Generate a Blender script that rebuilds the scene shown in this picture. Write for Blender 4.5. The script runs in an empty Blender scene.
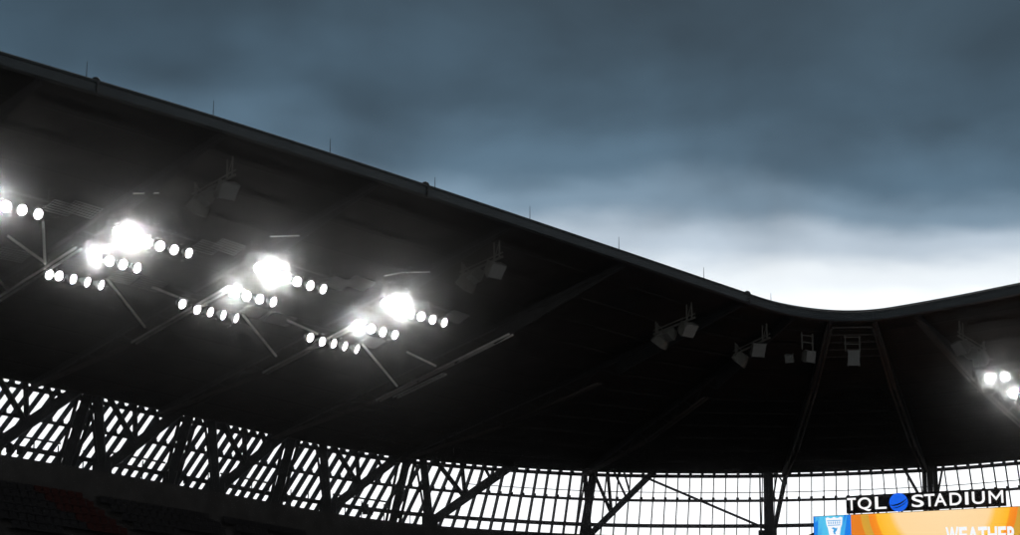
import bpy, bmesh, math, random
import numpy as np
from mathutils import Vector, Matrix, Quaternion

random.seed(11)
sc = bpy.context.scene
C = sc.collection
EYE = 1.7                                  # eye height of the photographer above the pitch
R = math.radians

# ------------------------------------------------------------------ camera
FPX = 2292.0                               # focal length in pixels of a 1020 px wide picture
PITCH = math.atan(592 / FPX)
CP, SP = math.cos(PITCH), math.sin(PITCH)
cam = bpy.data.cameras.new('camera')
cam.sensor_width = 36.0
cam.lens = FPX / 1020 * 36.0
cam.clip_end = 3000
co = bpy.data.objects.new('camera', cam)
C.objects.link(co)
co.location = (0, 0, EYE)
co.rotation_euler = (R(90) + PITCH, 0, 0)
sc.camera = co

# ------------------------------------------------------------------ sky
SUN_EL, SUN_AZ = R(38), R(6)
w = bpy.data.worlds.new('World')
sc.world = w
w.use_nodes = True
nt = w.node_tree
N, L = nt.nodes, nt.links
N.clear()


def nd(t, **kw):
    n = N.new(t)
    for k, v in kw.items():
        setattr(n, k, v)
    return n


def mth(op, a, b=None, c=None):
    n = N.new('ShaderNodeMath')
    n.operation = op
    for i, v in enumerate((a, b, c)):
        if v is None:
            continue
        if hasattr(v, 'is_output'):
            L.new(v, n.inputs[i])
        else:
            n.inputs[i].default_value = v
    return n.outputs[0]


tc = nd('ShaderNodeTexCoord')
nrm = nd('ShaderNodeVectorMath', operation='NORMALIZE')
L.new(tc.outputs['Generated'], nrm.inputs[0])
sep = nd('ShaderNodeSeparateXYZ')
L.new(nrm.outputs[0], sep.inputs[0])
elev = mth('MULTIPLY', mth('ARCSINE', sep.outputs[2]), 180 / math.pi)
azim = mth('MULTIPLY', mth('ARCTAN2', sep.outputs[0], sep.outputs[1]), 180 / math.pi)
# cloud deck seen from below: noise in azimuth / elevation, stretched along the horizon
cv = nd('ShaderNodeCombineXYZ')
L.new(mth('MULTIPLY', azim, 0.10), cv.inputs[0])
L.new(mth('MULTIPLY', elev, 0.26), cv.inputs[1])
cv.inputs[2].default_value = 3.1
n1 = nd('ShaderNodeTexNoise')
n1.inputs['Scale'].default_value = 1.0
n1.inputs['Detail'].default_value = 3.0
n1.inputs['Roughness'].default_value = 0.48
n1.inputs['Distortion'].default_value = 0.5
L.new(cv.outputs[0], n1.inputs['Vector'])
n2 = nd('ShaderNodeTexNoise')
n2.inputs['Scale'].default_value = 2.4
n2.inputs['Detail'].default_value = 4.0
n2.inputs['Roughness'].default_value = 0.5
L.new(cv.outputs[0], n2.inputs['Vector'])
warp = mth('MULTIPLY_ADD', n1.outputs[0], 2.8, -1.52)
warp = mth('ADD', warp, mth('MULTIPLY', mth('SINE', mth('MULTIPLY', mth('SUBTRACT', azim, 2.0), R(6))), .7))
warp = mth('ADD', warp, mth('MULTIPLY_ADD', n2.outputs[0], 1.1, -.55))
e2 = mth('ADD', elev, warp)
f = mth('DIVIDE', e2, 40.0)
ramp = nd('ShaderNodeValToRGB')
L.new(f, ramp.inputs[0])
stops = [(0.0, (1.36, 1.38, 1.40)), (13.0, (1.30, 1.33, 1.36)), (14.0, (.90, .96, 1.0)), (15.0, (.50, .59, .68)),
         (16.1, (.19, .28, .365)), (17.2, (.084, .146, .204)), (18.8, (.049, .089, .126)), (21.0, (.036, .065, .091)),
         (26.0, (.031, .056, .079)), (40.0, (.031, .055, .076))]
cr = ramp.color_ramp
cr.interpolation = 'EASE'
while len(cr.elements) < len(stops):
    cr.elements.new(0.5)
for el, (d, col) in zip(cr.elements, stops):
    el.position = d / 40.0
    el.color = (*col, 1)
sky = nd('ShaderNodeTexSky', sky_type='NISHITA')
sky.sun_disc = False
sky.sun_elevation = SUN_EL
sky.sun_rotation = SUN_AZ
b1 = nd('ShaderNodeBackground')
L.new(sky.outputs[0], b1.inputs[0])
b1.inputs[1].default_value = 0.05
# soft mottling of the cloud base
cv3 = nd('ShaderNodeCombineXYZ')
L.new(mth('MULTIPLY', azim, 0.19), cv3.inputs[0])
L.new(mth('MULTIPLY', elev, 0.27), cv3.inputs[1])
cv3.inputs[2].default_value = 4.9
n3 = nd('ShaderNodeTexNoise')
n3.inputs['Scale'].default_value = 1.0
n3.inputs['Detail'].default_value = 4.0
n3.inputs['Roughness'].default_value = 0.45
n3.inputs['Distortion'].default_value = 0.3
L.new(cv3.outputs[0], n3.inputs['Vector'])
mot = nd('ShaderNodeVectorMath', operation='SCALE')
L.new(ramp.outputs[0], mot.inputs[0])
mr = nd('ShaderNodeMapRange', interpolation_type='SMOOTHSTEP')      # thin bright cloud low down shows little mottling
L.new(elev, mr.inputs[0])
mr.inputs[1].default_value = 13.5
mr.inputs[2].default_value = 16.8
L.new(mth('MULTIPLY_ADD', mth('SUBTRACT', n3.outputs[0], .5), mth('MULTIPLY_ADD', mr.outputs[0], 1.2, .25), 1.0), mot.inputs['Scale'])
b2 = nd('ShaderNodeBackground')
L.new(mot.outputs[0], b2.inputs[0])
mx = nd('ShaderNodeMixShader')
mx.inputs[0].default_value = 0.97           # cloud cover
L.new(b1.outputs[0], mx.inputs[1])
L.new(b2.outputs[0], mx.inputs[2])
wo = nd('ShaderNodeOutputWorld')
L.new(mx.outputs[0], wo.inputs[0])

# ------------------------------------------------------------------ veiled sun, exposure
sl = bpy.data.lights.new('sun', 'SUN')
sl.energy = 0.5
sl.angle = R(15)
sl.color = (1.0, .96, .9)
so = bpy.data.objects.new('sun', sl)
C.objects.link(so)
sd = Vector((math.sin(SUN_AZ) * math.cos(SUN_EL), math.cos(SUN_AZ) * math.cos(SUN_EL), math.sin(SUN_EL)))
so.rotation_euler = sd.to_track_quat('Z', 'Y').to_euler()
sc.view_settings.view_transform = 'Standard'
sc.view_settings.look = 'None'
sc.view_settings.exposure = 0.0
sc.view_settings.gamma = 1.0
sc.render.engine = 'CYCLES'
sc.cycles.use_denoising = True
sc.cycles.denoising_input_passes = 'RGB_ALBEDO'
sc.cycles.use_adaptive_sampling = False
sc.cycles.max_bounces = 6
sc.cycles.volume_bounces = 0

# ------------------------------------------------------------------ helpers: measured points -> plan of the place


def ray(x, y):
    a = (x - 510) / FPX
    v = -(y - 267.5) / FPX
    return Vector((a, CP - v * SP, v * CP + SP))


def at_height(x, y, z):
    r = ray(x, y)
    return Vector((0, 0, EYE)) + r * ((z - EYE) / r.z)


def at_forward(x, y, fwd):
    r = ray(x, y)
    return Vector((0, 0, EYE)) + r * (fwd / r.y)


def project(p):
    q = p - Vector((0, 0, EYE))
    d = q.y * CP + q.z * SP
    return 510 + q.x / d * FPX, 267.5 - (q.z * CP - q.y * SP) / d * FPX


class Curve:
    """smooth plan curve through points, parametrised by arc length in plan"""

    def __init__(self, pts, step=0.2):
        P = [Vector(p) for p in pts]
        P = [P[0] * 2 - P[1]] + P + [P[-1] * 2 - P[-2]]
        out = []
        for i in range(1, len(P) - 2):
            p0, p1, p2, p3 = P[i - 1:i + 3]
            n = max(2, int((p2 - p1).length / step))
            # centripetal Catmull-Rom
            t0 = 0.0
            t1 = t0 + (p1 - p0).length ** .5
            t2 = t1 + (p2 - p1).length ** .5
            t3 = t2 + (p3 - p2).length ** .5
            for k in range(n):
                t = t1 + (t2 - t1) * k / n
                a1 = p0 * ((t1 - t) / (t1 - t0)) + p1 * ((t - t0) / (t1 - t0))
                a2 = p1 * ((t2 - t) / (t2 - t1)) + p2 * ((t - t1) / (t2 - t1))
                a3 = p2 * ((t3 - t) / (t3 - t2)) + p3 * ((t - t2) / (t3 - t2))
                b1_ = a1 * ((t2 - t) / (t2 - t0)) + a2 * ((t - t0) / (t2 - t0))
                b2_ = a2 * ((t3 - t) / (t3 - t1)) + a3 * ((t - t1) / (t3 - t1))
                out.append(b1_ * ((t2 - t) / (t2 - t1)) + b2_ * ((t - t1) / (t2 - t1)))
        out.append(P[-2])
        self.p = np.array([tuple(v) for v in out])
        for _ in range(25):                 # light smoothing
            q = self.p.copy()
            q[1:-1] = .25 * self.p[:-2] + .5 * self.p[1:-1] + .25 * self.p[2:]
            self.p = q
        dd = np.hypot(*np.diff(self.p[:, :2], axis=0).T)
        self.s = np.concatenate([[0], np.cumsum(dd)])
        self.len = self.s[-1]

    def at(self, s):
        if s < 0:
            d = (self.p[0] - self.p[5]) / (self.s[5] - self.s[0])
            return Vector(self.p[0] + d * -s)
        if s > self.len:
            d = (self.p[-1] - self.p[-6]) / (self.s[-1] - self.s[-6])
            return Vector(self.p[-1] + d * (s - self.len))
        return Vector([np.interp(s, self.s, self.p[:, k]) for k in range(3)])

    def tan(self, s):
        d = self.at(s + .3) - self.at(s - .3)
        d.z = 0
        return d.normalized()

    def out(self, s):                        # outward, away from the pitch
        t = self.tan(s)
        return Vector((-t.y, t.x, 0))

    def s_of_px(self, px):                   # the arc length seen at a picture column
        lo, hi = -40.0, self.len + 40
        for _ in range(60):
            m = (lo + hi) / 2
            if project(self.at(m))[0] < px:
                lo = m
            else:
                hi = m
        return (lo + hi) / 2


Z_IN, Z_OUT = 28.0 + EYE, 22.9 + EYE
inner = Curve([at_height(x, y, Z_IN) for x, y in
               ((0, 57), (213, 120.5), (420, 187), (621, 254), (735, 292.5), (787, 309), (837, 315.8),
                (871, 315.3), (905, 310), (950, 302), (1020, 288))])
outer = Curve([at_height(x, y, Z_OUT) for x, y in
               ((0, 378), (110, 400), (215, 422.5), (325, 446), (410, 459), (500, 467), (600, 472.5),
                (700, 474), (780, 473.5), (860, 471), (940, 467), (1020, 460.5))])

# ------------------------------------------------------------------ helpers: meshes, things, parts


class MB:
    def __init__(self):
        self.v, self.f = [], []

    def quad(self, a, b, c, d):
        i = len(self.v)
        self.v += [tuple(a), tuple(b), tuple(c), tuple(d)]
        self.f.append((i, i + 1, i + 2, i + 3))

    def ring_loft(self, rings, cap=True):
        i0 = len(self.v)
        n = len(rings[0])
        for r in rings:
            self.v += [tuple(p) for p in r]
        for k in range(len(rings) - 1):
            for j in range(n):
                a = i0 + k * n + j
                b = i0 + k * n + (j + 1) % n
                self.f.append((a, b, b + n, a + n))
        if cap:
            self.f.append(tuple(i0 + j for j in reversed(range(n))))
            e = i0 + (len(rings) - 1) * n
            self.f.append(tuple(e + j for j in range(n)))
        return self

    def tube(self, a, b, r, n=8, r2=None):
        a, b = Vector(a), Vector(b)
        r2 = r if r2 is None else r2
        d = (b - a).normalized()
        u = d.cross(Vector((0, 0, 1)))
        if u.length < 1e-3:
            u = Vector((1, 0, 0))
        u.normalize()
        v = d.cross(u)
        rr = []
        for p, q in ((a, r), (b, r2)):
            rr.append([p + u * (q * math.cos(2 * math.pi * k / n)) + v * (q * math.sin(2 * math.pi * k / n)) for k in range(n)])
        return self.ring_loft(rr)

    def beam(self, a, b, w, h, up=(0, 0, 1)):
        a, b = Vector(a), Vector(b)
        d = (b - a).normalized()
        u = d.cross(Vector(up)).normalized()
        v = u.cross(d)
        rr = [[p + u * (x * w / 2) + v * (y * h / 2) for x, y in ((-1, -1), (1, -1), (1, 1), (-1, 1))] for p in (a, b)]
        return self.ring_loft(rr)

    def box(self, c, sx, sy, sz, M=None):
        c = Vector(c)
        rr = []
        for z in (-1, 1):
            ring = [Vector((x * sx / 2, y * sy / 2, z * sz / 2)) for x, y in ((-1, -1), (1, -1), (1, 1), (-1, 1))]
            if M is not None:
                ring = [M @ p for p in ring]
            rr.append([p + c for p in ring])
        return self.ring_loft(rr)

    def path_tube(self, pts, r, n=6):
        for a, b in zip(pts[:-1], pts[1:]):
            self.tube(a, b, r, n)
        return self

    def sweep(self, pts, prof, outs):
        """prof: (o, z) pairs, o along outs[k]"""
        rr = [[p + o * x + Vector((0, 0, z)) for x, z in prof] for p, o in zip(pts, outs)]
        return self.ring_loft(rr)

    def mesh(self, name):
        m = bpy.data.meshes.new(name)
        m.from_pydata(self.v, [], self.f)
        m.validate()
        bm = bmesh.new()
        bm.from_mesh(m)
        bmesh.ops.recalc_face_normals(bm, faces=bm.faces)
        bm.to_mesh(m)
        bm.free()
        return m

    def build(self, name, mat, parent=None, smooth=False, kind=None):
        m = self.mesh(name)
        m.materials.append(mat)
        if smooth:
            for p in m.polygons:
                p.use_smooth = True
        o = bpy.data.objects.new(name, m)
        C.objects.link(o)
        if parent is not None:
            attach(o, parent)
        if kind:
            o['kind'] = kind
        return o


def attach(o, parent):
    """parent keeping the world coordinates the mesh was built in"""
    o.parent = parent
    o.matrix_parent_inverse = world_of(parent).inverted()


def world_of(o):
    m = Matrix.LocRotScale(o.location, o.rotation_euler, o.scale)
    if o.parent is not None:
        m = world_of(o.parent) @ o.matrix_parent_inverse @ m
    return m


def tag(o, label, cat, group=None, kind=None):
    if label:
        o['label'] = label
    if cat:
        o['category'] = cat
    if group:
        o['group'] = group
    if kind:
        o['kind'] = kind
    return o


def thing(name, label, cat, loc=(0, 0, 0), group=None):
    o = bpy.data.objects.new(name, None)
    o.empty_display_size = .3
    C.objects.link(o)
    o.location = loc
    return tag(o, label, cat, group)


# ------------------------------------------------------------------ materials


def mat(name, col, rough=.6, metal=0.0, noise=.25, nscale=3.0, bump=0.0, spec=.5):
    m = bpy.data.materials.new(name)
    m.use_nodes = True
    t = m.node_tree
    b = t.nodes['Principled BSDF']
    b.inputs['Roughness'].default_value = rough
    b.inputs['Metallic'].default_value = metal
    b.inputs['Specular IOR Level'].default_value = spec
    g = t.nodes.new('ShaderNodeTexCoord')
    n = t.nodes.new('ShaderNodeTexNoise')
    n.inputs['Scale'].default_value = nscale
    n.inputs['Detail'].default_value = 5
    t.links.new(g.outputs['Object'], n.inputs['Vector'])
    r = t.nodes.new('ShaderNodeValToRGB')
    lo = tuple(c * (1 - noise) for c in col)
    hi = tuple(min(1, c * (1 + noise)) for c in col)
    r.color_ramp.elements[0].position = .3
    r.color_ramp.elements[0].color = (*lo, 1)
    r.color_ramp.elements[1].position = .72
    r.color_ramp.elements[1].color = (*hi, 1)
    t.links.new(n.outputs[0], r.inputs[0])
    t.links.new(r.outputs[0], b.inputs['Base Color'])
    if bump:
        bp = t.nodes.new('ShaderNodeBump')
        bp.inputs['Strength'].default_value = bump
        bp.inputs['Distance'].default_value = .02
        t.links.new(n.outputs[0], bp.inputs['Height'])
        t.links.new(bp.outputs[0], b.inputs['Normal'])
    return m


def emis(name, col, strength):
    m = bpy.data.materials.new(name)
    m.use_nodes = True
    t = m.node_tree
    t.nodes.clear()
    e = t.nodes.new('ShaderNodeEmission')
    e.inputs[0].default_value = (*col, 1)
    e.inputs[1].default_value = strength
    o = t.nodes.new('ShaderNodeOutputMaterial')
    t.links.new(e.outputs[0], o.inputs[0])
    return m


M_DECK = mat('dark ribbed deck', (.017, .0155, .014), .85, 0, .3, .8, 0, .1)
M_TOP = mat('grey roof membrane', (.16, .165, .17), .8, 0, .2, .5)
M_FASCIA = mat('dark painted fascia', (.022, .028, .031), .7, 0, .22, .6, 0, .2)
M_STEEL = mat('grey painted steel', (.085, .082, .078), .45, 0.0, .25, 2.0)
M_CHORD_LIT = mat('chord steel lamplit tone', (.62, .61, .59), .38, .75, .2, 2.0, 0, .3)  # lamplight put into the colour: bright tone for steel near the lamps
M_RIB_DIM = mat('rib steel unlit tone', (.036, .030, .027), .7, 0, .25, 2.0, 0, .2)  # shade put into the colour: darker tone for steel away from the lamps
M_BLACK = mat('black painted steel', (.016, .017, .018), .6, 0, .3, 2.0, 0, .2)
M_FIN = mat('black aluminium fin', (.014, .015, .017), .6, 0, .2, 1.5, 0, .2)
M_SPK = mat('pale grey speaker shell', (.075, .074, .066), .7, 0, .12, 4.0, 0, .2)
M_GRILLE = mat('speaker grille', (.10, .10, .095), .7, 0, .3, 30.0)
M_CONC = mat('dark concrete', (.03, .029, .028), .9, 0, .25, 1.2, .3, .1)
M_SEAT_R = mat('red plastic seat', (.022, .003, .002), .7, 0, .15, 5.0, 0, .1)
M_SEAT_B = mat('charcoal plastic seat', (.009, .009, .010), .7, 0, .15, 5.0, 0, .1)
M_GRASS = mat('mown grass', (.045, .085, .022), .9, 0, .3, 2.5, .4)
M_GROUND = mat('asphalt', (.05, .05, .05), .9, 0, .25, .7)
M_HOUSE = mat('cast lamp housing', (.24, .24, .23), .4, .3, .2, 6.0)
M_GALV = mat('galvanised wire', (.45, .45, .44), .35, .6, .2, 6.0)
M_PANEL = mat('black sign panel', (.004, .004, .005), .9, 0, .2, 2.0, 0, .0)
M_LENS = emis('lit floodlight lens', (1.0, .985, .95), 28.0)
M_LETTER = emis('lit white letter', (1.0, 1.0, 1.0), 1.05)
M_GLOBE = emis('lit blue emblem', (.010, .125, .80), 1.0)

# ------------------------------------------------------------------ ground and pitch
g = MB()
S = 150
g.quad((-S - 40, -S + 60, 0), (S + 40, -S + 60, 0), (S + 40, S + 110, 0), (-S - 40, S + 110, 0))
tag(g.build('ground', M_GROUND), None, None, kind='structure')

D = Vector((.649, .761, 0)).normalized()        # along the near stand, away from the camera
DN = Vector((-D.y, D.x, 0))                     # outwards from the pitch across that stand
corner = at_height(835, 322.6, Z_IN)
corner.z = 0
p = MB()
q0 = corner - D * 8 - DN * 14
p.quad(q0 + Vector((0, 0, .004)), q0 - D * 105 + Vector((0, 0, .004)), q0 - D * 105 - DN * 68 + Vector((0, 0, .004)), q0 - DN * 68 + Vector((0, 0, .004)))
tag(p.build('pitch', M_GRASS), None, None, kind='structure')

# ------------------------------------------------------------------ canopy roof
BAY = 8.8
iD, oD = inner.s_of_px(631), outer.s_of_px(269)
RAF = []
for k in range(-5, 1):
    RAF.append((iD + BAY * k, oD + BAY * k))
RAF += [(inner.s_of_px(748), outer.s_of_px(395)), (inner.s_of_px(797), outer.s_of_px(582)),
        (inner.s_of_px(831), outer.s_of_px(783)), (inner.s_of_px(873), outer.s_of_px(926))]
si, so_ = inner.s_of_px(912), outer.s_of_px(926) + 9.0
RAF += [(si, so_), (si + BAY, so_ + BAY), (si + 2 * BAY, so_ + 2 * BAY), (si + 3 * BAY, so_ + 3 * BAY)]
roof = thing('canopy_roof', 'long dark stadium canopy roof sweeping round the corner above the stands', 'roof', inner.at(iD))


def deck_point(bay, u, v):
    """u across the bay 0..1, v from pitch edge 0 to back eave 1"""
    a, b = RAF[bay], RAF[bay + 1]
    pi = inner.at(a[0] + (b[0] - a[0]) * u)
    po = outer.at(a[1] + (b[1] - a[1]) * u)
    return pi.lerp(po, v)


UP = Vector((0, 0, 1))
for k in range(len(RAF) - 1):
    nu, nv = 10, 6
    bot, top = MB(), MB()
    gb = [[deck_point(k, i / nu, .012 + .983 * j / nv) for i in range(nu + 1)] for j in range(nv + 1)]
    for j in range(nv):
        for i in range(nu):
            bot.quad(gb[j][i], gb[j][i + 1], gb[j + 1][i + 1], gb[j + 1][i])
            top.quad(*[q + UP * .42 for q in (gb[j][i], gb[j][i + 1], gb[j + 1][i + 1], gb[j + 1][i])])
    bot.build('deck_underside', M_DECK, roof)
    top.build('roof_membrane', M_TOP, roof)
    # fascia along the pitch edge, eave trim along the back
    a, b = RAF[k], RAF[k + 1]
    gap = .012
    n = 24
    ss = [a[0] + gap + (b[0] - a[0] - 2 * gap) * i / n for i in range(n + 1)]
    f_ = MB().sweep([inner.at(s) for s in ss], [(.0, -.27), (.22, -.31), (.34, -.02), (.34, .10), (.10, .14), (-.02, .08)], [inner.out(s) for s in ss])
    f_.build('fascia_panel', M_FASCIA, roof)
    g2 = MB().sweep([inner.at(s) for s in ss], [(-.06, .10), (-.10, .17), (.0, .22), (.14, .20), (.12, .145)], [inner.out(s) for s in ss])
    g2.build('gutter_edge', M_FASCIA, roof)
    ss = [a[1] + gap + (b[1] - a[1] - 2 * gap) * i / n for i in range(n + 1)]
    e_ = MB().sweep([outer.at(s) for s in ss], [(-.25, .04), (.12, .04), (.12, .5), (-.25, .5)], [outer.out(s) for s in ss])
    e_.build('eave_trim', M_BLACK, roof)

# rafter trusses under the deck


def depth(v):
    return .30 + .75 * min(1, v / .35) - .72 * max(0, (v - .72) / .27)


for k, (a, b) in enumerate(RAF):
    pi, po = inner.at(a), outer.at(b)
    side = (po - pi).cross(UP).normalized()
    T = lambda v: pi.lerp(po, v) - UP * .16
    B = lambda v: pi.lerp(po, v) - UP * depth(v)
    rt = MB().beam(T(.02), T(.985), .22, .24).build('rafter', M_BLACK, roof)
    # plate girder at the tip, twin tube chords behind it
    m = MB()
    m.ring_loft([[T(v) + side * x * .03 + UP * (0 if y_ else -(depth(v) - .16)) for x, y_ in ((-1, 0), (1, 0), (1, 1), (-1, 1))] for v in (.015, .12, .24, .34)])
    m.build('tip_girder', M_BLACK, rt)
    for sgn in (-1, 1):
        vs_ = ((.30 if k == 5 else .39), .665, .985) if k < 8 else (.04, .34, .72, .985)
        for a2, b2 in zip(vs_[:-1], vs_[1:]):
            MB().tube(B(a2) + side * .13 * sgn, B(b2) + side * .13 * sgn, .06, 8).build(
                'bottom_chord', M_CHORD_LIT if k < 6 and a2 < .6 else M_RIB_DIM, rt, True)  # lit tone only on the stretch by the lamps, unlit tone elsewhere
    nw = 12
    for i in range(nw):
        v0, v1 = .34 + .64 * i / nw, .34 + .64 * (i + 1) / nw
        m = MB()
        if i % 2:
            m.tube(T(v0), B(v1), .045, 6)
        else:
            m.tube(B(v0), T(v1), .045, 6)
        m.build('web_member', M_BLACK, rt)
    # cable ladder beside the chord
    if k == 5:
        m = MB()
        u0, u1 = .50, .64
        for o_ in (.42, .72):
            m.beam(B(u0) + side * o_, B(u1) + side * o_, .03, .08)
        ln = (B(u1) - B(u0)).length
        for i in range(int(ln / .22)):
            q = B(u0).lerp(B(u1), i * .22 / ln)
            m.beam(q + side * .42, q + side * .72, .025, .025)
        m.build('cable_ladder', M_GALV, rt)

# purlins between rafters
for k in range(len(RAF) - 1):
    for j in range(1, 12):
        v = j / 12
        a_, b_ = deck_point(k, .02, v) - UP * .13, deck_point(k, .98, v) - UP * .13
        MB().beam(a_ + UP * .04, b_ + UP * .04, .12, .06).build('purlin', M_DECK, roof)

# corner walkway rungs close to the pitch edge
for k in (8,):
    for j in range(5):
        v = .035 + j * .042
        a_, b_ = deck_point(k, .06, v) - UP * .34, deck_point(k, .94, v) - UP * .34
        MB().beam(a_, b_, .05, .07).build('walkway_bar', M_RIB_DIM, roof)

# lightning rods and little fascia boxes on the pitch edge
for px, h in ((88, .75), (215, .75), (332, .75), (437, .6), (532, .75), (621, .75), (706, .7), (773, .55)):
    s = inner.s_of_px(px)
    q = inner.at(s) + inner.out(s) * .12 + UP * .12
    MB().tube(q, q + UP * h, .018, 6, .009).build('lightning_rod', M_BLACK, roof)
for px in (97, 427, 749):
    s = inner.s_of_px(px)
    q = inner.at(s) + inner.out(s) * .1 + UP * .18
    t = inner.tan(s)
    rr = []
    for i in range(6):
        a = i / 5 * math.pi / 2
        rr.append([q + (t * math.cos(c) + inner.out(s) * math.sin(c)) * (.18 * math.cos(a) + .005) + UP * (.18 * math.sin(a)) for c in [j * math.pi / 6 for j in range(12)]])
    MB().ring_loft(rr).build('camera_dome', M_BLACK, roof, True)
    MB().beam(q - UP * .55 - inner.out(s) * .14, q - UP * .05 - inner.out(s) * .14, .10, .10, t).build('downpipe_clip', M_BLACK, roof)

# ------------------------------------------------------------------ facade screen of fins behind the stand
OFF = 1.0
tilt_tab = ([-60, 20, 170, 300, 400, 450, 490, 550, 610, 650, 730, 800, 830, 860, 900, 960, 1010, 1100],
            [38, 37, 34, 32, 28.5, 22, 14, 8.5, 5.5, 4, 1.5, 0, -.5, -2.5, -6.5, -8.5, -8.5, -8.5])
fac = thing('facade_screen', 'screen of slanting dark blades behind the open top of the stands', 'facade', outer.at(oD) + UP * -6)
GZ = (24.60, 23.08, 21.52)


def fac_at(s, z):
    q = outer.at(s) + outer.out(s) * OFF
    q.z = z
    return q


def lean_for(s):
    """metres moved along the facade per metre of height so that the blade slopes as measured"""
    q = fac_at(s, 22.9)
    x0, y0 = project(q)
    want = math.tan(R(float(np.interp(x0, *tilt_tab))))
    t = outer.tan(s)
    lo, hi = -2.0, 2.0
    for _ in range(40):
        m = (lo + hi) / 2
        x1, y1 = project(q + UP * .5 + t * (.5 * m))
        sl_ = (x1 - x0) / (y0 - y1) if y0 != y1 else 0
        # more lean -> more slope to the right
        if sl_ < want:
            lo = m
        else:
            hi = m
    return (lo + hi) / 2


S0, S1 = outer.s_of_px(-70), outer.s_of_px(1100)
nf = int((S1 - S0) / .73)
ZB, ZT = 19.6, 26.2
for i in range(nf + 1):
    s = S0 + (S1 - S0) * i / nf
    ln = lean_for(s)
    c0 = fac_at(s, 22.9)
    t, o_ = outer.tan(s), outer.out(s)
    a_ = c0 + (UP + t * ln) * (ZB - 22.9)
    b_ = c0 + (UP + t * ln) * (ZT - 22.9)
    fade = float(np.interp(project(c0)[0], [0, 430, 560, 700, 1020], [.45, .41, .27, .16, .16]))
    wd = .055 if project(c0)[0] > 600 else .095
    rr = []
    for q in (a_, b_):
        rr.append([q + t * (x * wd / 2) + o_ * (y * fade) for x, y in ((-1, 0), (1, 0), (1, 1), (-1, 1))])
    MB().ring_loft(rr).build('fin', M_FIN, fac)

nb = 16
for zi, z in enumerate(GZ):
    for k in range(nb):
        s0, s1 = S0 + (S1 - S0) * k / nb, S0 + (S1 - S0) * (k + 1) / nb
        hh = (.20, .15, .22)[zi]
        n = 8
        ss = [s0 + (s1 - s0) * i / n for i in range(n + 1)]
        m = MB().sweep([fac_at(s, z) for s in ss], [(-.16, -hh / 2), (-.02, -hh / 2), (-.02, hh / 2), (-.16, hh / 2)], [outer.out(s) for s in ss])
        m.build('girt', M_BLACK, fac)
# thin tie pipe above the middle girt, hand rail of the gutter walk above the lowest girt
for z, r_, off in ((23.55, .022, -.35),):
    for k in range(nb):
        if z > 23 and k < 8:
            continue
        s0, s1 = S0 + (S1 - S0) * k / nb, S0 + (S1 - S0) * (k + 1) / nb
        pts = [fac_at(s0 + (s1 - s0) * i / 6, z) + outer.out(s0) * off for i in range(7)]
        rr = []
        m = MB().sweep(pts, [(-r_, -r_), (r_, -r_), (r_, r_), (-r_, r_)], [outer.out(s0)] * 7)
        m.build('tie_pipe', M_BLACK, fac)
br = MB()
for i in range(nf + 1):
    s = S0 + (S1 - S0) * i / nf
    ln = lean_for(s)
    for z in GZ[:2]:
        q = fac_at(s, z) + outer.tan(s) * ln * (z - 22.9) - outer.out(s) * .17
        br.beam(q - UP * .02, q + UP * .19, .17, .12, outer.out(s))
br.build('bracket', M_BLACK, fac, kind='stuff')

# ------------------------------------------------------------------ steel back frame between stand and roof
bf = thing('back_truss_frame', 'black steel truss of columns and diagonals propping the roof behind the stand', 'truss', outer.at(oD) + UP * -4)
ZN = 20.95


def bk(s, z, off=.1):
    q = outer.at(s) + outer.out(s) * off
    q.z = z
    return q


def strut(name, a, b, w_, m_=None):
    MB().beam(a, b, w_, w_, (0, 1, .2)).build(name, m_ or M_BLACK, bf)


NODE = [-130, -12, 102, 216, 328, 430]
for px in NODE:
    s = outer.s_of_px(px)
    # correct for the node standing lower than the eave: find s whose node projects to px
    for _ in range(8):
        s += (px - project(bk(s, ZN))[0]) / 14.5
    n0 = bk(s, ZN)
    strut('diagonal', n0, bk(s + 5.7, 25.0), .52)
    strut('raker', n0, bk(s - .55, 25.0), .44)
    strut('thin_raker', n0 - outer.tan(s) * .25, bk(s - 1.15, 25.0), .13)
    mid = n0.lerp(bk(s + 5.7, 25.0), .40)
    strut('brace', mid, bk(s + .05, 25.0), .27)
    strut('brace', mid, bk(s + 2.05, 25.0), .24)
    strut('brace', n0.lerp(bk(s + 5.7, 25.0), .70), bk(s + 3.3, 25.0), .18)
    MB().box(n0, .95, .4, .8).build('gusset', M_BLACK, bf)
    # clustered column that slopes with the blades
    sc_ = s + 5.0
    if px == 430:
        break
    for o_, w_ in ((-.46, .16), (0, .46), (.46, .18)):
        ln = lean_for(sc_)
        a_ = bk(sc_ + o_, ZN - .4, .35)
        b_ = a_ + (UP + outer.tan(sc_) * ln * (.42 + .1 * o_)) * 4.6
        strut('column', a_, b_, w_)
    strut('ledger', bk(s + .5, 21.95, .25), bk(s + 4.6, 21.95, .25), .10)
    for j_ in range(5):
        q_ = s + .9 + j_ * 1.62 + random.uniform(-.2, .2)
        MB().beam(bk(q_, ZN - .3, -.2), bk(q_, ZN + .78, -.2), .06, .06, (0, 1, .1)).build('rail_post', M_BLACK, bf)
    for j_ in range(random.choice((1, 2, 3))):
        q_ = s + random.uniform(1.2, 6.5)
        MB().beam(bk(q_, ZN + .1, .2), bk(q_, ZN + random.uniform(.45, .7), .2), random.uniform(.18, .4), .2, (0, 1, .1)).build('junction_box', M_BLACK, bf)
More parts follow.
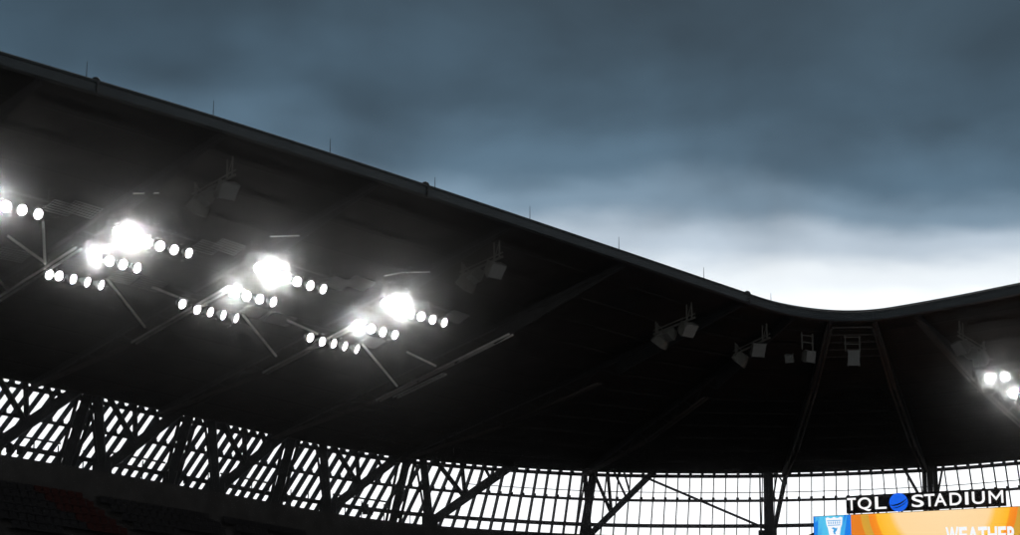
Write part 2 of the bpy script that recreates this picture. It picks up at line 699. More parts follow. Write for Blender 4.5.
# corner bays
s = outer.s_of_px(586)
n0 = bk(s, 20.55)
ln = lean_for(s)
for o_, w_ in ((-.75, .10), (-.4, .26), (-.15, .26)):
    a_ = bk(s + o_, 20.2)
    strut('column', a_, a_ + UP * 5 + outer.tan(s) * .9, w_)
strut('column', n0 + outer.tan(s) * .25, bk(s - .1, 25.2), .28)
strut('diagonal', n0, bk(s + 4.6, 25.1), .36)
mid = n0.lerp(bk(s + 4.6, 25.1), .34)
strut('brace', mid, bk(s + .3, 25.1), .2)
strut('brace', mid + UP * .2, bk(s + 1.35, 25.1), .2)
strut('brace', n0.lerp(bk(s + 4.6, 25.1), .55), bk(s + 1.6, 25.1), .14)
strut('brace', n0.lerp(bk(s + 4.6, 25.1), .6), bk(s + 2.3, 25.1), .12)
s2 = outer.s_of_px(766)
n2_ = bk(s2, 20.6)
strut('long_brace', bk(s + 3.8, 24.35), n2_ + UP * .6, .15)
for o_, w_ in ((-.42, .09), (-.05, .30), (.22, .30)):
    strut('column', bk(s2 + o_, 19.8), bk(s2 + o_ + .05, 25.2), w_)
strut('diagonal', bk(s2 + .3, 20.7), bk(s2 + 1.25, 24.7), .26)
strut('diagonal', bk(s2 + 1.2, 24.4), bk(s2 + 2.0, 25.3), .22)
strut('brace', bk(s2 + .3, 22.6), bk(s2 + .75, 25.0), .10)
strut('brace', bk(s2 + .45, 25.0), bk(s2 + 1.1, 23.9), .10)
MB().box(n2_ + UP * .25, 1.1, .35, .55).build('gusset', M_BLACK, bf)
strut('low_diagonal', bk(s2 + .8, 20.0), bk(s2 + 4.2, 21.4), .22)
s3 = outer.s_of_px(929)
for o_, w_ in ((-.35, .24), (0, .3), (.36, .26)):
    strut('column', bk(s3 + o_, 19.8), bk(s3 + o_ * .9, 25.2), w_)
strut('diagonal', bk(s3 - .5, 22.6), bk(s3 - 1.7, 25.0), .16)
strut('diagonal', bk(s3 + .3, 22.4), bk(s3 + .9, 25.0), .12)

# ------------------------------------------------------------------ grandstand (terraces, parapet, seats)
st = thing('grandstand', 'unlit upper stand with faint red seats under the canopy', 'stand', q0)
ZP = 20.78
n = 90
sA, sB = S0 - 3, S1 + 3
ss = [sA + (sB - sA) * i / n for i in range(n + 1)]
m = MB().sweep([outer.at(s) * 1 for s in ss], [(-1.2, 15.0 - Z_OUT), (.6, 15.0 - Z_OUT), (.6, ZP - Z_OUT), (-.1, ZP - Z_OUT), (-.1, ZP - .12 - Z_OUT), (-1.2, ZP - .2 - Z_OUT)], [outer.out(s) for s in ss])
m.build('parapet', M_CONC, st)
TREAD, RISE, ROWS = .85, .52, 24
for r_ in range(ROWS):
    o0 = -1.2 - r_ * TREAD
    zt = ZP - 2.3 - r_ * RISE
    m = MB().sweep([outer.at(s) for s in ss], [(o0, zt - Z_OUT), (o0, zt - 1.2 - Z_OUT), (o0 - TREAD, zt - 1.2 - Z_OUT), (o0 - TREAD, zt - Z_OUT)], [outer.out(s) for s in ss])
    m.build('terrace_step', M_CONC, st)


def seat_into(mb, q, t, o):
    # pan, back and post; o points outwards (behind the spectator)
    a = q + UP * .42
    mb.ring_loft([[a + t * x + o * y + UP * z for x, y in ((-.21, -.22), (.21, -.22), (.21, .18), (-.21, .18))] for z in (0, .05)])
    b0, b1_ = a + o * .16 + UP * .05, a + o * .26 + UP * .42
    mb.ring_loft([[p_ + t * x + o * y for x, y in ((-.21, -.025), (.21, -.025), (.21, .025), (-.21, .025))] for p_ in (b0, b1_)])


red, blk = MB(), MB()
for r_ in range(16):
    o0 = -1.2 - (r_ + .55) * TREAD
    zt = ZP - 2.3 - r_ * RISE
    s = S0
    j = 0
    while s < outer.s_of_px(560):
        o = outer.out(s)
        q = outer.at(s) + o * o0
        q.z = zt
        x, y = project(q)
        if y < 545 and x > -12 and j % 17 not in (0, 1):
            t = outer.tan(s)
            band = (s - outer.s_of_px(36)) - (r_ * .12)
            seat_into(red if (-1.0 < band < 2.6) else blk, q, t, o)
        s += .52
        j += 1
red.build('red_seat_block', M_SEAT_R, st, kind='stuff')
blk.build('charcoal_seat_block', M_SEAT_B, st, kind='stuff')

# ------------------------------------------------------------------ the stands across the pitch and behind the photographer
def plain_stand(name, label, a_, b_, out_):
    """terrace, back wall and canopy along a_ -> b_; out_ points away from the pitch"""
    t_ = thing(name, label, 'stand', a_.lerp(b_, .5))
    pts_ = [a_, b_]
    outs_ = [out_, out_]
    for k_ in range(30):
        o0_, z0_ = 3 + k_ * .95, 1.0 + k_ * .62
        MB().sweep(pts_, [(o0_, 0), (o0_ + .95, 0), (o0_ + .95, z0_), (o0_, z0_)], outs_).build('terrace_step', M_CONC, t_)
    MB().sweep(pts_, [(31.5, 0), (32.2, 0), (32.2, 26.0), (31.5, 26.0)], outs_).build('back_wall', M_BLACK, t_)
    MB().sweep(pts_, [(2, 29.2), (32.2, 24.2), (32.2, 24.7), (2, 29.7)], outs_).build('canopy', M_DECK, t_)


plain_stand('opposite_stand', 'dark roofed stand along the other side of the pitch', q0 - DN * 82 - D * 110, q0 - DN * 82 + D * 10, -DN)
plain_stand('end_stand', 'dark roofed stand behind the photographer', q0 - D * 112 + DN * 12, q0 - D * 112 - DN * 84, -D)

# ------------------------------------------------------------------ floodlights
ORD = ['first', 'second', 'third', 'fourth', 'fifth', 'sixth', 'seventh', 'eighth']
n_in = DN.dot(at_height(420, 187, Z_IN))
SLOPE = (Z_IN - Z_OUT) / 26.0
DR = D                                        # outward of the far stand
r_in = DR.dot(at_height(1020, 288, Z_IN))


def under_deck(x, y, drop, right=False):
    """the point seen at x, y that hangs `drop` below the sloping deck"""
    r_ = ray(x, y)
    nn, c_ = (DR, r_in) if right else (DN, n_in)
    # EYE + r.z t = Z_IN - drop - SLOPE * (nn.r t - c)
    t = (Z_IN - drop - EYE + SLOPE * c_) / (r_.z + SLOPE * nn.dot(r_))
    return Vector((0, 0, EYE)) + r_ * t


def floodlight_meshes():
    prof = [(.30, .06), (.305, 0.0), (.30, -.06), (.27, -.16), (.20, -.27), (.13, -.33), (.12, -.46), (.09, -.48)]
    n = 20
    h = MB()
    rings = [[Vector((r_ * math.cos(2 * math.pi * k / n), r_ * math.sin(2 * math.pi * k / n), z)) for k in range(n)] for r_, z in
             [(.27, .02), (.285, .06)] + prof]
    h.ring_loft(rings, cap=False)
    h.f.append(tuple(len(h.v) - n + j for j in range(n)))
    le = MB()
    le.ring_loft([[Vector((r_ * math.cos(2 * math.pi * k / n), r_ * math.sin(2 * math.pi * k / n), z)) for k in range(n)] for r_, z in
                  ((.27, .022), (.24, .035), (.15, .05), (.05, .056))])
    y = MB()
    for sx in (-1, 1):
        y.beam((sx * .335, 0, -.05), (sx * .335, .42, -.12), .02, .07, (0, 0, 1))
    y.beam((-.345, .42, -.12), (.345, .42, -.12), .07, .025, (0, 1, 0))
    y.tube((0, .42, -.12), (0, .60, -.12), .03, 8)
    return h.mesh('housing'), le.mesh('lens'), y.mesh('yoke')


mh, ml, my = floodlight_meshes()
for m_, mm in ((mh, M_HOUSE), (ml, M_LENS), (my, M_BLACK)):
    m_.materials.append(mm)
for p_ in mh.polygons:
    p_.use_smooth = True


def floodlight(pos, aim, label, watts, group='lit floodlights under the canopy', spot=36):
    t = thing('floodlight', label, 'floodlight', pos, group)
    z = aim.normalized()
    x = Vector((0, 0, 1)).cross(z).normalized()
    y = z.cross(x)
    t.rotation_euler = Matrix((x, y, z)).transposed().to_euler()
    t.scale = (.76, .76, .76)
    for nm, me in (('housing', mh), ('lens', ml), ('yoke', my)):
        o = bpy.data.objects.new(nm, me)
        C.objects.link(o)
        o.parent = t
    li = bpy.data.lights.new('lamp', 'SPOT')
    li.energy = watts
    li.spot_size = R(spot)
    li.spot_blend = 1.0
    li.shadow_soft_size = .24
    li.color = (1, .985, .95)
    lo = bpy.data.objects.new('lamp', li)
    C.objects.link(lo)
    lo.parent = t
    lo.location = (0, 0, .32)
    lo.rotation_euler = (math.pi, 0, 0)       # a spot shines along its own -Z
    return t


CL = [
    ('light cluster cut by the left edge', [
        [(-22, 198), (-8, 202), (6, 206.5), (22, 210), (38, 214)], [], []]),
    ('second light cluster from the left', [
        [(118, 232), (132, 238), (146, 242), (160, 246), (174, 249.8), (188.5, 253)],
        [(95, 256.5), (109.5, 261), (123, 264.5), (137, 268)],
        [(49, 274.5), (58.8, 275.8), (72.8, 279), (87, 282), (101, 285)]]),
    ('third light cluster from the left', [
        [(259, 268), (272, 272), (285, 277), (297, 281.5), (310, 285.5), (323, 289)],
        [(234, 291.5), (246.6, 296), (259.5, 299), (273, 302)],
        [(182, 304), (197, 309.4), (210, 312), (223, 315), (236, 318)]]),
    ('rightmost cluster left of the corner', [
        [(387, 303), (398, 307), (409, 312.5), (421, 316.4), (432.4, 319.5), (444, 322.5)],
        [(359.6, 325.6), (371, 329), (382.6, 331.8), (394.6, 334.8)],
        [(310, 337.5), (322, 341.5), (333.5, 343.5), (344.5, 346.2), (356.5, 349)]]),
]
ROWN = ['top row', 'middle row', 'bottom row']
for ci, (cn, rows) in enumerate(CL):
    allp = []
    frame = thing('lighting_gantry', {0: 'steel light gantry cut by the left edge of the picture',
                                      1: 'steel light gantry carrying the second cluster from the left',
                                      2: 'steel light gantry carrying the third cluster from the left',
                                      3: 'steel light gantry of the last cluster before the corner'}[ci], 'gantry', under_deck(*rows[0][1], .8), 'light gantries under the canopy')
    for ri, row in enumerate(rows):
        if not row:
            continue
        n = len(row)
        pts = [under_deck(x, y, 1.15) for x, y in row]
        for i, q in enumerate(pts):
            tocam = (Vector((0, 0, EYE)) - q).normalized()
            inward = (-DN * .95 + D * .38 - UP * .40).normalized()
            k = [(.10, .10, .16, .50, .66, .80), (.06, .5, .66, .80), (.7, .7, .9, 1.05, 1.15)][ri % 3]
            kk = k[min(i, len(k) - 1)] if ci else (.1, .1, .35, .5, .62)[i]
            aim = tocam.lerp(inward, kk)
            hot = ri == 3 or (ri == 0 and (i < 3 if ci else i < 2)) or (ri == 1 and i == 0)
            lab = f'{ORD[i]} floodlight from left, {ROWN[ri]} of the {cn}'
            if ci == 0:
                lab = ('floodlight hidden farther beyond the left edge', 'bright floodlight just beyond the left edge', 'leftmost floodlight in view, at the left edge',
                       'middle of the three floodlights at the left edge', 'rightmost of the three floodlights at the left edge')[i]
            floodlight(q, aim, lab, (500, 10500, 600, 500)[i] if (hot and ri == 0) else 4600 if hot else 40)
        # rail the lamps hang from
        t = (pts[-1] - pts[0]).normalized()
        a_, b_ = pts[0] - t * .5 + UP * .66, pts[-1] + t * .5 + UP * .66
        MB().beam(a_, b_, .09, .09).build('rail', M_BLACK, frame)
        for f_ in (0, .5, 1):
            q = a_.lerp(b_, f_)
            MB().tube(q, q + UP * .5, .03, 6).build('hanger', M_BLACK, frame)
        # wire guards between the rail and the deck
        if ri in (0, 2):
            for (c0, ln_) in ((a_ - t * 1.9, 1.5), (b_ + t * .3, 1.3)):
                m = MB()
                base = c0 + UP * .12
                dv = (DN * .75 - UP * .28)
                nn = 9
                for i in range(nn + 1):
                    m.tube(base + t * (ln_ * i / nn), base + t * (ln_ * i / nn) + dv, .009, 4)
                for i in range(6):
                    m.tube(base + dv * (i / 5), base + dv * (i / 5) + t * ln_, .009, 4)
                m.build('wire_guard', M_GALV, frame)
    # catwalk handrail along the back row
frame = thing('lighting_gantry', 'steel light gantry on the stand at the right edge', 'gantry', under_deck(1000, 378, .8, True), 'light gantries under the canopy')
RP = [(990, 378, 1100), (1005, 376.5, 300), (1013.5, 393, 2000), (1029, 389, 120), (1036, 408, 600)]
RL = ['left floodlight of the upper pair at the right edge', 'smaller right floodlight of the upper pair at the right edge',
      'large lower floodlight cut by the right edge', 'floodlight just beyond the right edge, upper', 'floodlight just beyond the right edge, lower']
for (x, y, wt), lab in zip(RP, RL):
    q = under_deck(x, y, 1.15, True)
    tocam = (Vector((0, 0, EYE)) - q).normalized()
    floodlight(q, tocam.lerp((-D - UP * .4).normalized(), .12 if wt > 200 else .4), lab, wt)
for i, j in ((0, 1), (2, 3)):
    a_, b_ = under_deck(*RP[i][:2], 1.15, True) + UP * .66, under_deck(*RP[j][:2], 1.15, True) + UP * .66
    t = (b_ - a_).normalized()
    MB().beam(a_ - t * .6, b_ + t * 2.5, .09, .09).build('rail', M_BLACK, frame)
    MB().tube(a_, a_ + UP * .5, .03, 6).build('hanger', M_BLACK, frame)

# knee braces and cross tubes round the light gantries
for (x0, y0, d0), (x1, y1, d1) in (((108, 280, .3), (145, 327, 1.0)), ((243, 315, .3), (276, 356, 1.0)), ((363, 345, .3), (397, 386, 1.0)),
                                   ((-32, 245, .3), (8, 290, 1.0)), ((152, 287, .4), (188, 301, 1.0)), ((287, 320, .4), (318, 334, 1.0)),
                                   ((407, 352, .4), (436, 366, 1.0)), ((8, 236, .4), (44, 262, 1.0)), ((43, 222, .3), (45, 264, 1.0))):
    MB().tube(under_deck(x0, y0, d0), under_deck(x1, y1, d1), .06, 8).build('knee_brace', M_CHORD_LIT, roof, True)
for (x0, y0), (x1, y1) in (((133, 193.5), (159, 193)), ((270, 236.5), (308, 235.5)), ((384, 276), (402, 272.5)), ((402, 272.5), (430, 272))):
    MB().tube(under_deck(x0, y0, .5), under_deck(x1, y1, .5), .028, 8).build('cross_tube', M_CHORD_LIT, roof, True)

# ------------------------------------------------------------------ hanging speaker clusters


def horn_box(name, c, fwd, tilt, wd, ht, dp, parent):
    """trapezoid cabinet: wide grille in front, narrower back"""
    f_ = Vector((fwd.x, fwd.y, 0)).normalized()
    x = Vector((-f_.y, f_.x, 0))
    z = (f_ * math.cos(tilt) - UP * math.sin(tilt)).normalized()
    y = z.cross(x)
    rr = []
    for d_, s_ in ((0, .62), (.35 * dp, .86), (dp * .92, 1.0), (dp, .96)):
        pr_ = [(-1, -1), (1, -1), (1, 1), (-1, 1)]
        ring = []
        for (ax, ay) in pr_:                  # chamfered corners
            for (ex, ey) in (((.82, 1) if ax * ay > 0 else (1, .82)), ((1, .82) if ax * ay > 0 else (.82, 1))):
                ring.append(c + z * d_ + x * (ax * ex * wd / 2 * s_) + y * (ay * ey * ht / 2 * s_))
        rr.append(ring)
    m = MB().ring_loft(rr)
    o = m.build(name, M_SPK, parent)
    g_ = MB()
    g_.ring_loft([[c + z * d_ + x * (ax * wd * .43) + y * (ay * ht * .43) for ax, ay in ((-1, -1), (1, -1), (1, 1), (-1, 1))] for d_ in (dp - .01, dp + .012)])
    g_.build('grille', M_GRILLE, o)
    return o


SPK = [
    (212, 190, 'speaker cluster hanging left of the floodlights, nearest the roof edge', 0),
    (482, 271, 'speaker cluster just right of the last floodlight cluster', 0),
    (675, 331, 'speaker cluster on a long beam under the middle of the roof', 0),
    (752, 350, 'speaker pair left of the roof corner', 0),
    (808, 350, 'speaker left of the corner between two rafters', 1),
    (853, 353, 'tall square speaker hanging at the roof corner', 2),
    (972, 348, 'speaker cluster near the floodlights at the right edge', 3)]


def deck_hit(x, y, drop):
    """point on the real ruled deck seen at x, y, `drop` metres below it"""
    best = None
    for k in range(len(RAF) - 1):
        for i in range(0, 21):
            for j in range(0, 41):
                q = deck_point(k, i / 20, j / 40) - UP * drop
                px, py = project(q)
                d_ = (px - x) ** 2 + (py - y) ** 2
                if best is None or d_ < best[0]:
                    best = (d_, q)
    return best[1]


for x, y, lab, kind in SPK:
    c = deck_hit(x, y, 1.25)
    s = inner.s_of_px(x + (30 if kind == 0 else 0))
    o_ = inner.out(s) if kind != 2 else Vector((-.02, 1, 0)).normalized()
    t = Vector((o_.y, -o_.x, 0))
    t = inner.tan(s) if kind != 2 else Vector((1, .02, 0))
    root = thing('speaker_cluster', lab, 'speaker', c, 'speaker clusters under the canopy')
    if kind in (0, 3):
        # hanging beam runs out from the pitch edge; cabinets fan out along it
        a_, b_ = c + o_ * 1.3 + UP * .12 - UP * .26, c - o_ * 1.3 + UP * .12 + UP * .26
        MB().beam(a_, b_, .07, .09).build('beam', M_SPK, root)
        MB().beam(a_ + UP * .2, b_ + UP * .2, .05, .05).build('beam', M_SPK, root)
        for f_, h_ in ((.06, .62), (.10, .5), (.80, .85), (.92, .85)):
            q = a_.lerp(b_, f_)
            MB().tube(q, q + UP * h_, .035, 6).build('hanger_post', M_SPK, root)
        q = a_.lerp(b_, .06)
        MB().tube(q + UP * .55, a_.lerp(b_, .24), .025, 6).build('stay', M_SPK, root)
        q = a_.lerp(b_, .80)
        MB().tube(q, a_.lerp(b_, .92) + UP * .8, .022, 6).build('stay', M_SPK, root)
        if x != 752:
            horn_box('cabinet', c + o_ * .55 - UP * .26, o_ * .6 - t * .1, R(50), .80, .74, .66, root)
            horn_box('cabinet', c + o_ * .08 - UP * .05, o_ * .25 - t * .6, R(55), .68, .58, .58, root)
            horn_box('cabinet', c - o_ * .55 + UP * .08, -t * .2 - o_ * .8, R(38), .9, .78, .66, root)
        else:
            horn_box('cabinet', c + o_ * .5 - UP * .22, o_ * .5 - t * .3, R(50), .78, .78, .6, root)
            horn_box('cabinet', c - o_ * .25 + UP * .05, -t * .4 - o_ * .8, R(30), .84, .84, .6, root)
    else:
        wd, ht = (.68, .72) if kind == 1 else (.74, .95)
        for sx in (-1, 1):
            q = c + t * (sx * wd * .52) + UP * .1
            MB().beam(q - UP * .1, q + UP * .85, .05, .06, t).build('hanger_post', M_SPK, root)
        for z_ in (.42, .80):
            MB().beam(c - t * (wd * .62) + UP * z_, c + t * (wd * .62) + UP * z_, .05, .05).build('cross_bar', M_SPK, root)
        horn_box('cabinet', c + o_ * .3 - UP * .28, -o_, R(12), wd, ht, .6, root)
        if kind == 1:
            horn_box('cabinet', c + o_ * .5 - t * .75 - UP * .3, -o_ * .5 - t * .6, R(30), .5, .5, .5, root)

# ------------------------------------------------------------------ scoreboard and roof sign
SD = Vector((2.88, -1.03, 0)).normalized()          # along the board, towards the right
SN = Vector((-SD.y, SD.x, 0))                       # away from the viewer
tl = at_forward(813, 516.2, 129.0)                  # top left corner of the board


def on_board(x, y, off=0.0):
    """point of the board plane seen at x, y; off metres in front of it"""
    r_ = ray(x, y)
    c_ = SN.dot(tl - SN * off - Vector((0, 0, EYE)))
    return Vector((0, 0, EYE)) + r_ * (c_ / SN.dot(r_))


BW, BH = 17.6, 8.4
sb = thing('scoreboard', 'bright video scoreboard showing an orange weather notice below the stadium sign', 'scoreboard', tl + SD * BW / 2 - UP * BH)


def bpt(u, v, off):                                 # u metres right of, v metres below the top left corner
    return tl + SD * u - UP * v - SN * off


def slab(u0, u1, v0, v1, f0, f1):
    m = MB()
    m.ring_loft([[bpt(u0, v0, f), bpt(u1, v0, f), bpt(u1, v1, f), bpt(u0, v1, f)] for f in (f0, f1)])
    return m


slab(.0, BW, .0, BH, -.8, -.03).build('cabinet', M_PANEL, sb)
u_split = (on_board(850.8, 520) - tl).dot(SD)


WS = BW - .03 - u_split - .004
CXS = ((on_board(942, 512) - tl).dot(SD) - u_split) / WS


def screen_material(name, blue):
    m = bpy.data.materials.new(name)
    m.use_nodes = True
    t = m.node_tree
    t.nodes.clear()
    nn = t.nodes.new
    g_ = nn('ShaderNodeTexCoord')
    sp_ = nn('ShaderNodeSeparateXYZ')
    t.links.new(g_.outputs['Generated'], sp_.inputs[0])

    def M_(op, a, b=None):
        k = nn('ShaderNodeMath')
        k.operation = op
        for i, v in enumerate((a, b)):
            if v is None:
                continue
            if hasattr(v, 'is_output'):
                t.links.new(v, k.inputs[i])
            else:
                k.inputs[i].default_value = v
        return k.outputs[0]
    if blue:
        a_ = M_('ADD', M_('MULTIPLY', sp_.outputs[0], 5.0), M_('MULTIPLY', sp_.outputs[2], -4.0))
        d_ = M_('ABSOLUTE', M_('SUBTRACT', sp_.outputs[0], .46))
        d_ = M_('ADD', d_, M_('MULTIPLY', M_('SUBTRACT', 1.0, sp_.outputs[2]), .55))
        d_ = M_('ADD', d_, M_('MULTIPLY', M_('SINE', M_('MULTIPLY', a_, 9.0)), .035))
        stops_ = [(0, (.10, .60, .86)), (.30, (.09, .52, .85)), (.40, (.05, .40, .82)), (.41, (.015, .22, .80)), (1, (.010, .20, .78))]
    else:
        # bands round a bright heart low in the middle of the picture
        x_ = M_('MULTIPLY', M_('SUBTRACT', sp_.outputs[0], CXS), WS)
        z_ = M_('MULTIPLY', M_('SUBTRACT', sp_.outputs[2], 1.09), 8.4)
        r_ = M_('SQRT', M_('ADD', M_('MULTIPLY', x_, x_), M_('MULTIPLY', M_('MULTIPLY', z_, z_), .85)))
        no = nn('ShaderNodeTexNoise')
        no.inputs['Scale'].default_value = 2.2
        t.links.new(g_.outputs['Generated'], no.inputs['Vector'])
        r_ = M_('ADD', r_, M_('MULTIPLY', M_('SUBTRACT', no.outputs[0], .5), .5))
        d_ = M_('DIVIDE', r_, 8.0)
        stops_ = [(0, (1.0, .74, .42)), (.34, (1.0, .70, .36)), (.385, (1.0, .56, .07)), (.47, (1.0, .50, .03)), (.48, (.95, .30, .02)),
                  (.525, (.90, .24, .02)), (.53, (.62, .36, .05)), (.58, (.70, .36, .04)), (.585, (.80, .22, .02)), (1, (.72, .20, .02))]
    rp = nn('ShaderNodeValToRGB')
    while len(rp.color_ramp.elements) < len(stops_):
        rp.color_ramp.elements.new(.5)
    for el, (p_, c_) in zip(rp.color_ramp.elements, stops_):
        el.position = p_
        el.color = (*c_, 1)
    t.links.new(d_, rp.inputs[0])
    e = nn('ShaderNodeEmission')
    e.inputs[1].default_value = 1.0
    t.links.new(rp.outputs[0], e.inputs[0])
    o = nn('ShaderNodeOutputMaterial')
    t.links.new(e.outputs[0], o.inputs[0])
    return m


def screen_panel(name, u0, u1, m_):
    """a flat lit sheet in its own frame so that its texture runs straight"""
    o = MB()
    wd = u1 - u0
    o.ring_loft([[Vector((x, y, z)) for x, z in ((0, -BH + .12), (wd, -BH + .12), (wd, 0), (0, 0))] for y in (0, .03)])
    ob = o.build(name, m_)
    ob.location = bpt(u0, .03, 0)
    ob.rotation_euler = (0, 0, math.atan2(SD.y, SD.x))
    attach(ob, sb)
    return ob


scr_b = screen_panel('blue_screen_panel', .03, u_split, screen_material('blue screen picture', True))
scr_o = screen_panel('orange_screen_panel', u_split + .004, BW - .03, screen_material('orange screen picture', False))

# crest on the blue panel
M_WHITE = emis('lit white print', (.93, .96, 1.0), 1.0)
M_BLUE = emis('lit blue print', (.06, .36, .74), 1.0)
ppm = 1 / ((on_board(833, 520) - on_board(823, 520)).length / 10)
cu, cvv = (on_board(834, 517.4) - tl).dot(SD), -(on_board(834, 517.4) - tl).z


def plate(pts, f0, f1):
    m = MB()
    m.ring_loft([[bpt(cu + x, cvv + y, f) for x, y in pts] for f in (f0, f1)])
    return m


sh = [(-.48, .02), (-.36, -.02), (-.18, .05), (0, -.03), (.18, .05), (.36, -.02), (.48, .02), (.44, .40), (.36, .62), (.30, 1.0), (.20, 1.45), (0, 1.75), (-.20, 1.45), (-.30, 1.0), (-.36, .62), (-.44, .40)]
cre = plate(sh, .012, .03).build('crest', M_WHITE, sb)
for pts in ([(-.40, .16), (.40, .16), (.39, .20), (-.39, .20)], [(-.36, .42), (.36, .42), (.35, .46), (-.35, .46)],
            [(-.16, .60), (-.04, .56), (.10, .62), (.18, .58), (.14, .74), (.04, .86), (.10, .98), (-.02, .94), (-.08, .80), (-.02, .70)],
            [(-.12, 1.02), (.00, 1.04), (.12, 1.10), (.06, 1.24), (-.06, 1.20)]):
    plate(pts, .032, .04).build('crest_line', M_BLUE, cre)
for i in range(6):
    x = -.33 + i * .125
    plate([(x, .24), (x + .05, .24), (x + .05, .37), (x, .37)], .032, .04).build('crest_mark', M_BLUE, cre)


def glyph(ch, bold):
    cu_ = bpy.data.curves.new('glyph', 'FONT')
    cu_.body = ch
    cu_.size = 1
    cu_.offset = bold
    cu_.resolution_u = 6
    cu_.extrude = .02
    o = bpy.data.objects.new('glyph', cu_)
    C.objects.link(o)
    dg = bpy.context.evaluated_depsgraph_get()
    me = bpy.data.meshes.new_from_object(o.evaluated_get(dg))
    bpy.data.objects.remove(o)
    return me


def letter(ch, pbl, pbr, ptl, parent, m_, name='letter', bold=.015, thick=.05):
    """glyph ch filling the plane patch bottom-left, bottom-right, top-left"""
    if ch == 'M':                            # upright sides and a deep middle, drawn as one outline
        k = .085
        o_l = [(0, 0), (0, 1), (.13, 1), (.5, .46), (.87, 1), (1, 1), (1, 0), (.86, 0), (.86, .74), (.5, .22), (.14, .74), (.14, 0)]
        mm_ = MB()
        mm_.ring_loft([[Vector((x, y, z)) for x, y in o_l] for z in (0, .04)])
        me = mm_.mesh('letter')
    else:
        me = glyph(ch, bold)
    vs = np.array([v.co for v in me.vertices])
    lo, hi = vs.min(0), vs.max(0)
    ex, ey = pbr - pbl, ptl - pbl
    nz = ex.cross(ey).normalized()
    for v in me.vertices:
        a, b_ = (v.co.x - lo[0]) / (hi[0] - lo[0]), (v.co.y - lo[1]) / (hi[1] - lo[1])
        c_ = (v.co.z - lo[2]) / (hi[2] - lo[2])
        v.co = pbl + ex * a + ey * b_ + nz * (thick * c_)
    me.materials.clear()
    me.materials.append(m_)
    o = bpy.data.objects.new(name, me)
    C.objects.link(o)
    attach(o, parent)
    return o


# words on the orange picture (upper part shows in the photograph)
wx = [(945.5, 958.5), (958.8, 967), (967.2, 978.5), (978, 987), (987.5, 997), (997.8, 1006), (1007, 1016.2)]
for ch, (x0, x1) in zip('WEATHER', wx):
    f_ = lambda x: 527.2 + (x - 945) * -.012
    pt_l, pt_r = on_board(x0, f_(x0), .012), on_board(x1, f_(x1), .012)
    letter(ch, pt_l - UP * .95, pt_r - UP * .95 + UP * (pt_l.z - pt_r.z), pt_l, sb, M_WHITE, bold=.035, thick=.02)

# roof sign on legs above the board
sg_top = 2.0
sign = thing('stadium_sign', 'long black sign with white letters TQL STADIUM and blue globe', 'sign', on_board(926, 510, .05))
sl0 = on_board(846.5, 513.2, .05)
u0 = (sl0 - tl).dot(SD)
u1 = (on_board(1006, 505, .05) - tl).dot(SD)
vb = -(sl0 - tl).z
vt = -(on_board(846.5, 496.0, .05) - tl).z
slab(u0, u1, vt, vb, -.22, .05).build('panel', M_PANEL, sign)
hgt = vb - vt


def sgp(px, frac, off):
    """px column on the sign, frac of the sign's height from its bottom"""
    u = (on_board(px, 505, .05) - tl).dot(SD)
    return bpt(u, vb - hgt * frac, off)


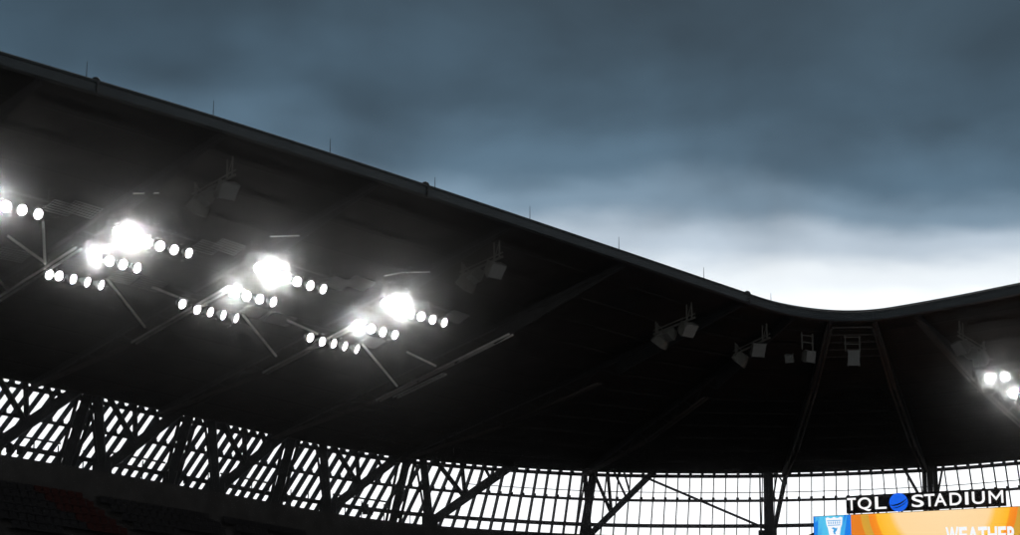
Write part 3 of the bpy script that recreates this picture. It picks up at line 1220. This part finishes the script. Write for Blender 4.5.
LT = [('T', 847.5, 856), ('Q', 858, 871.5), ('L', 875.2, 886.5),
      ('S', 912, 924), ('T', 924.6, 935), ('A', 934.5, 946.8), ('D', 950, 962), ('I', 965.5, 968.8), ('U', 972.5, 985.2), ('M', 989.2, 1003.8)]
for ch, x0, x1 in LT:
    lo_, hi_ = (.06, .86) if ch in 'Q' else (.15, .86)
    letter(ch, sgp(x0, lo_, .055), sgp(x1, lo_, .055), sgp(x0, hi_, .055), sign, M_LETTER, bold=.008, thick=.06)
gc = sgp(898.8, .48, .055)
gr = .52
n = 40
gm = MB()
gm.ring_loft([[gc + SD * (gr * q_ * math.cos(2 * math.pi * k / n)) + UP * (gr * q_ * math.sin(2 * math.pi * k / n)) - SN * f_ for k in range(n)] for q_, f_ in ((1, 0), (1, .05), (.96, .07))])
go = gm.build('globe', M_GLOBE, sign)


def swoosh(y0, sag, th, x0, x1):
    m = MB()
    n_ = 18
    rows = []
    for f_ in (.075, .085):
        up_, dn_ = [], []
        for i in range(n_ + 1):
            a = x0 + (x1 - x0) * i / n_
            yy = y0 + sag * (a * a) + .34 * a
            hw = th * math.sin(math.pi * (i + .25) / (n_ + .5)) ** .6
            up_.append(gc + SD * (a * gr) + UP * ((yy + hw) * gr) - SN * f_)
            dn_.append(gc + SD * (a * gr) + UP * ((yy - hw) * gr) - SN * f_)
        rows.append(up_ + dn_[::-1])
    m.ring_loft(rows)
    return m


swoosh(-.22, .30, .085, -.93, .97).build('globe_stripe', M_PANEL, go)
swoosh(-.52, .30, .05, -.72, .95).build('globe_stripe', M_PANEL, go)
for i in range(7):
    u = u0 + .4 + (u1 - u0 - .8) * i / 6
    slab(u - .05, u + .05, vb, .0, -.2, -.1).build('leg', M_BLACK, sign)

# ------------------------------------------------------------------ added bloom haze
hz = MB()
hz.box((0, 85, 16.0), 400, 330, 34.4)
ho = hz.build('haze', M_GROUND)
ho.data.materials.clear()
hm = bpy.data.materials.new('added bloom haze')
hm.use_nodes = True
t = hm.node_tree
t.nodes.clear()
pv = t.nodes.new('ShaderNodeVolumePrincipled')
pv.inputs['Color'].default_value = (.97, .98, 1.0, 1)
pv.inputs['Density'].default_value = 0.00015
pv.inputs['Anisotropy'].default_value = 0.997  # haze added to imitate lens bloom, scattering tightly forward round the lamps
om = t.nodes.new('ShaderNodeOutputMaterial')
t.links.new(pv.outputs[0], om.inputs['Volume'])
ho.data.materials.append(hm)
tag(ho, 'thin added bloom haze glowing round the floodlights', 'haze', kind='stuff')
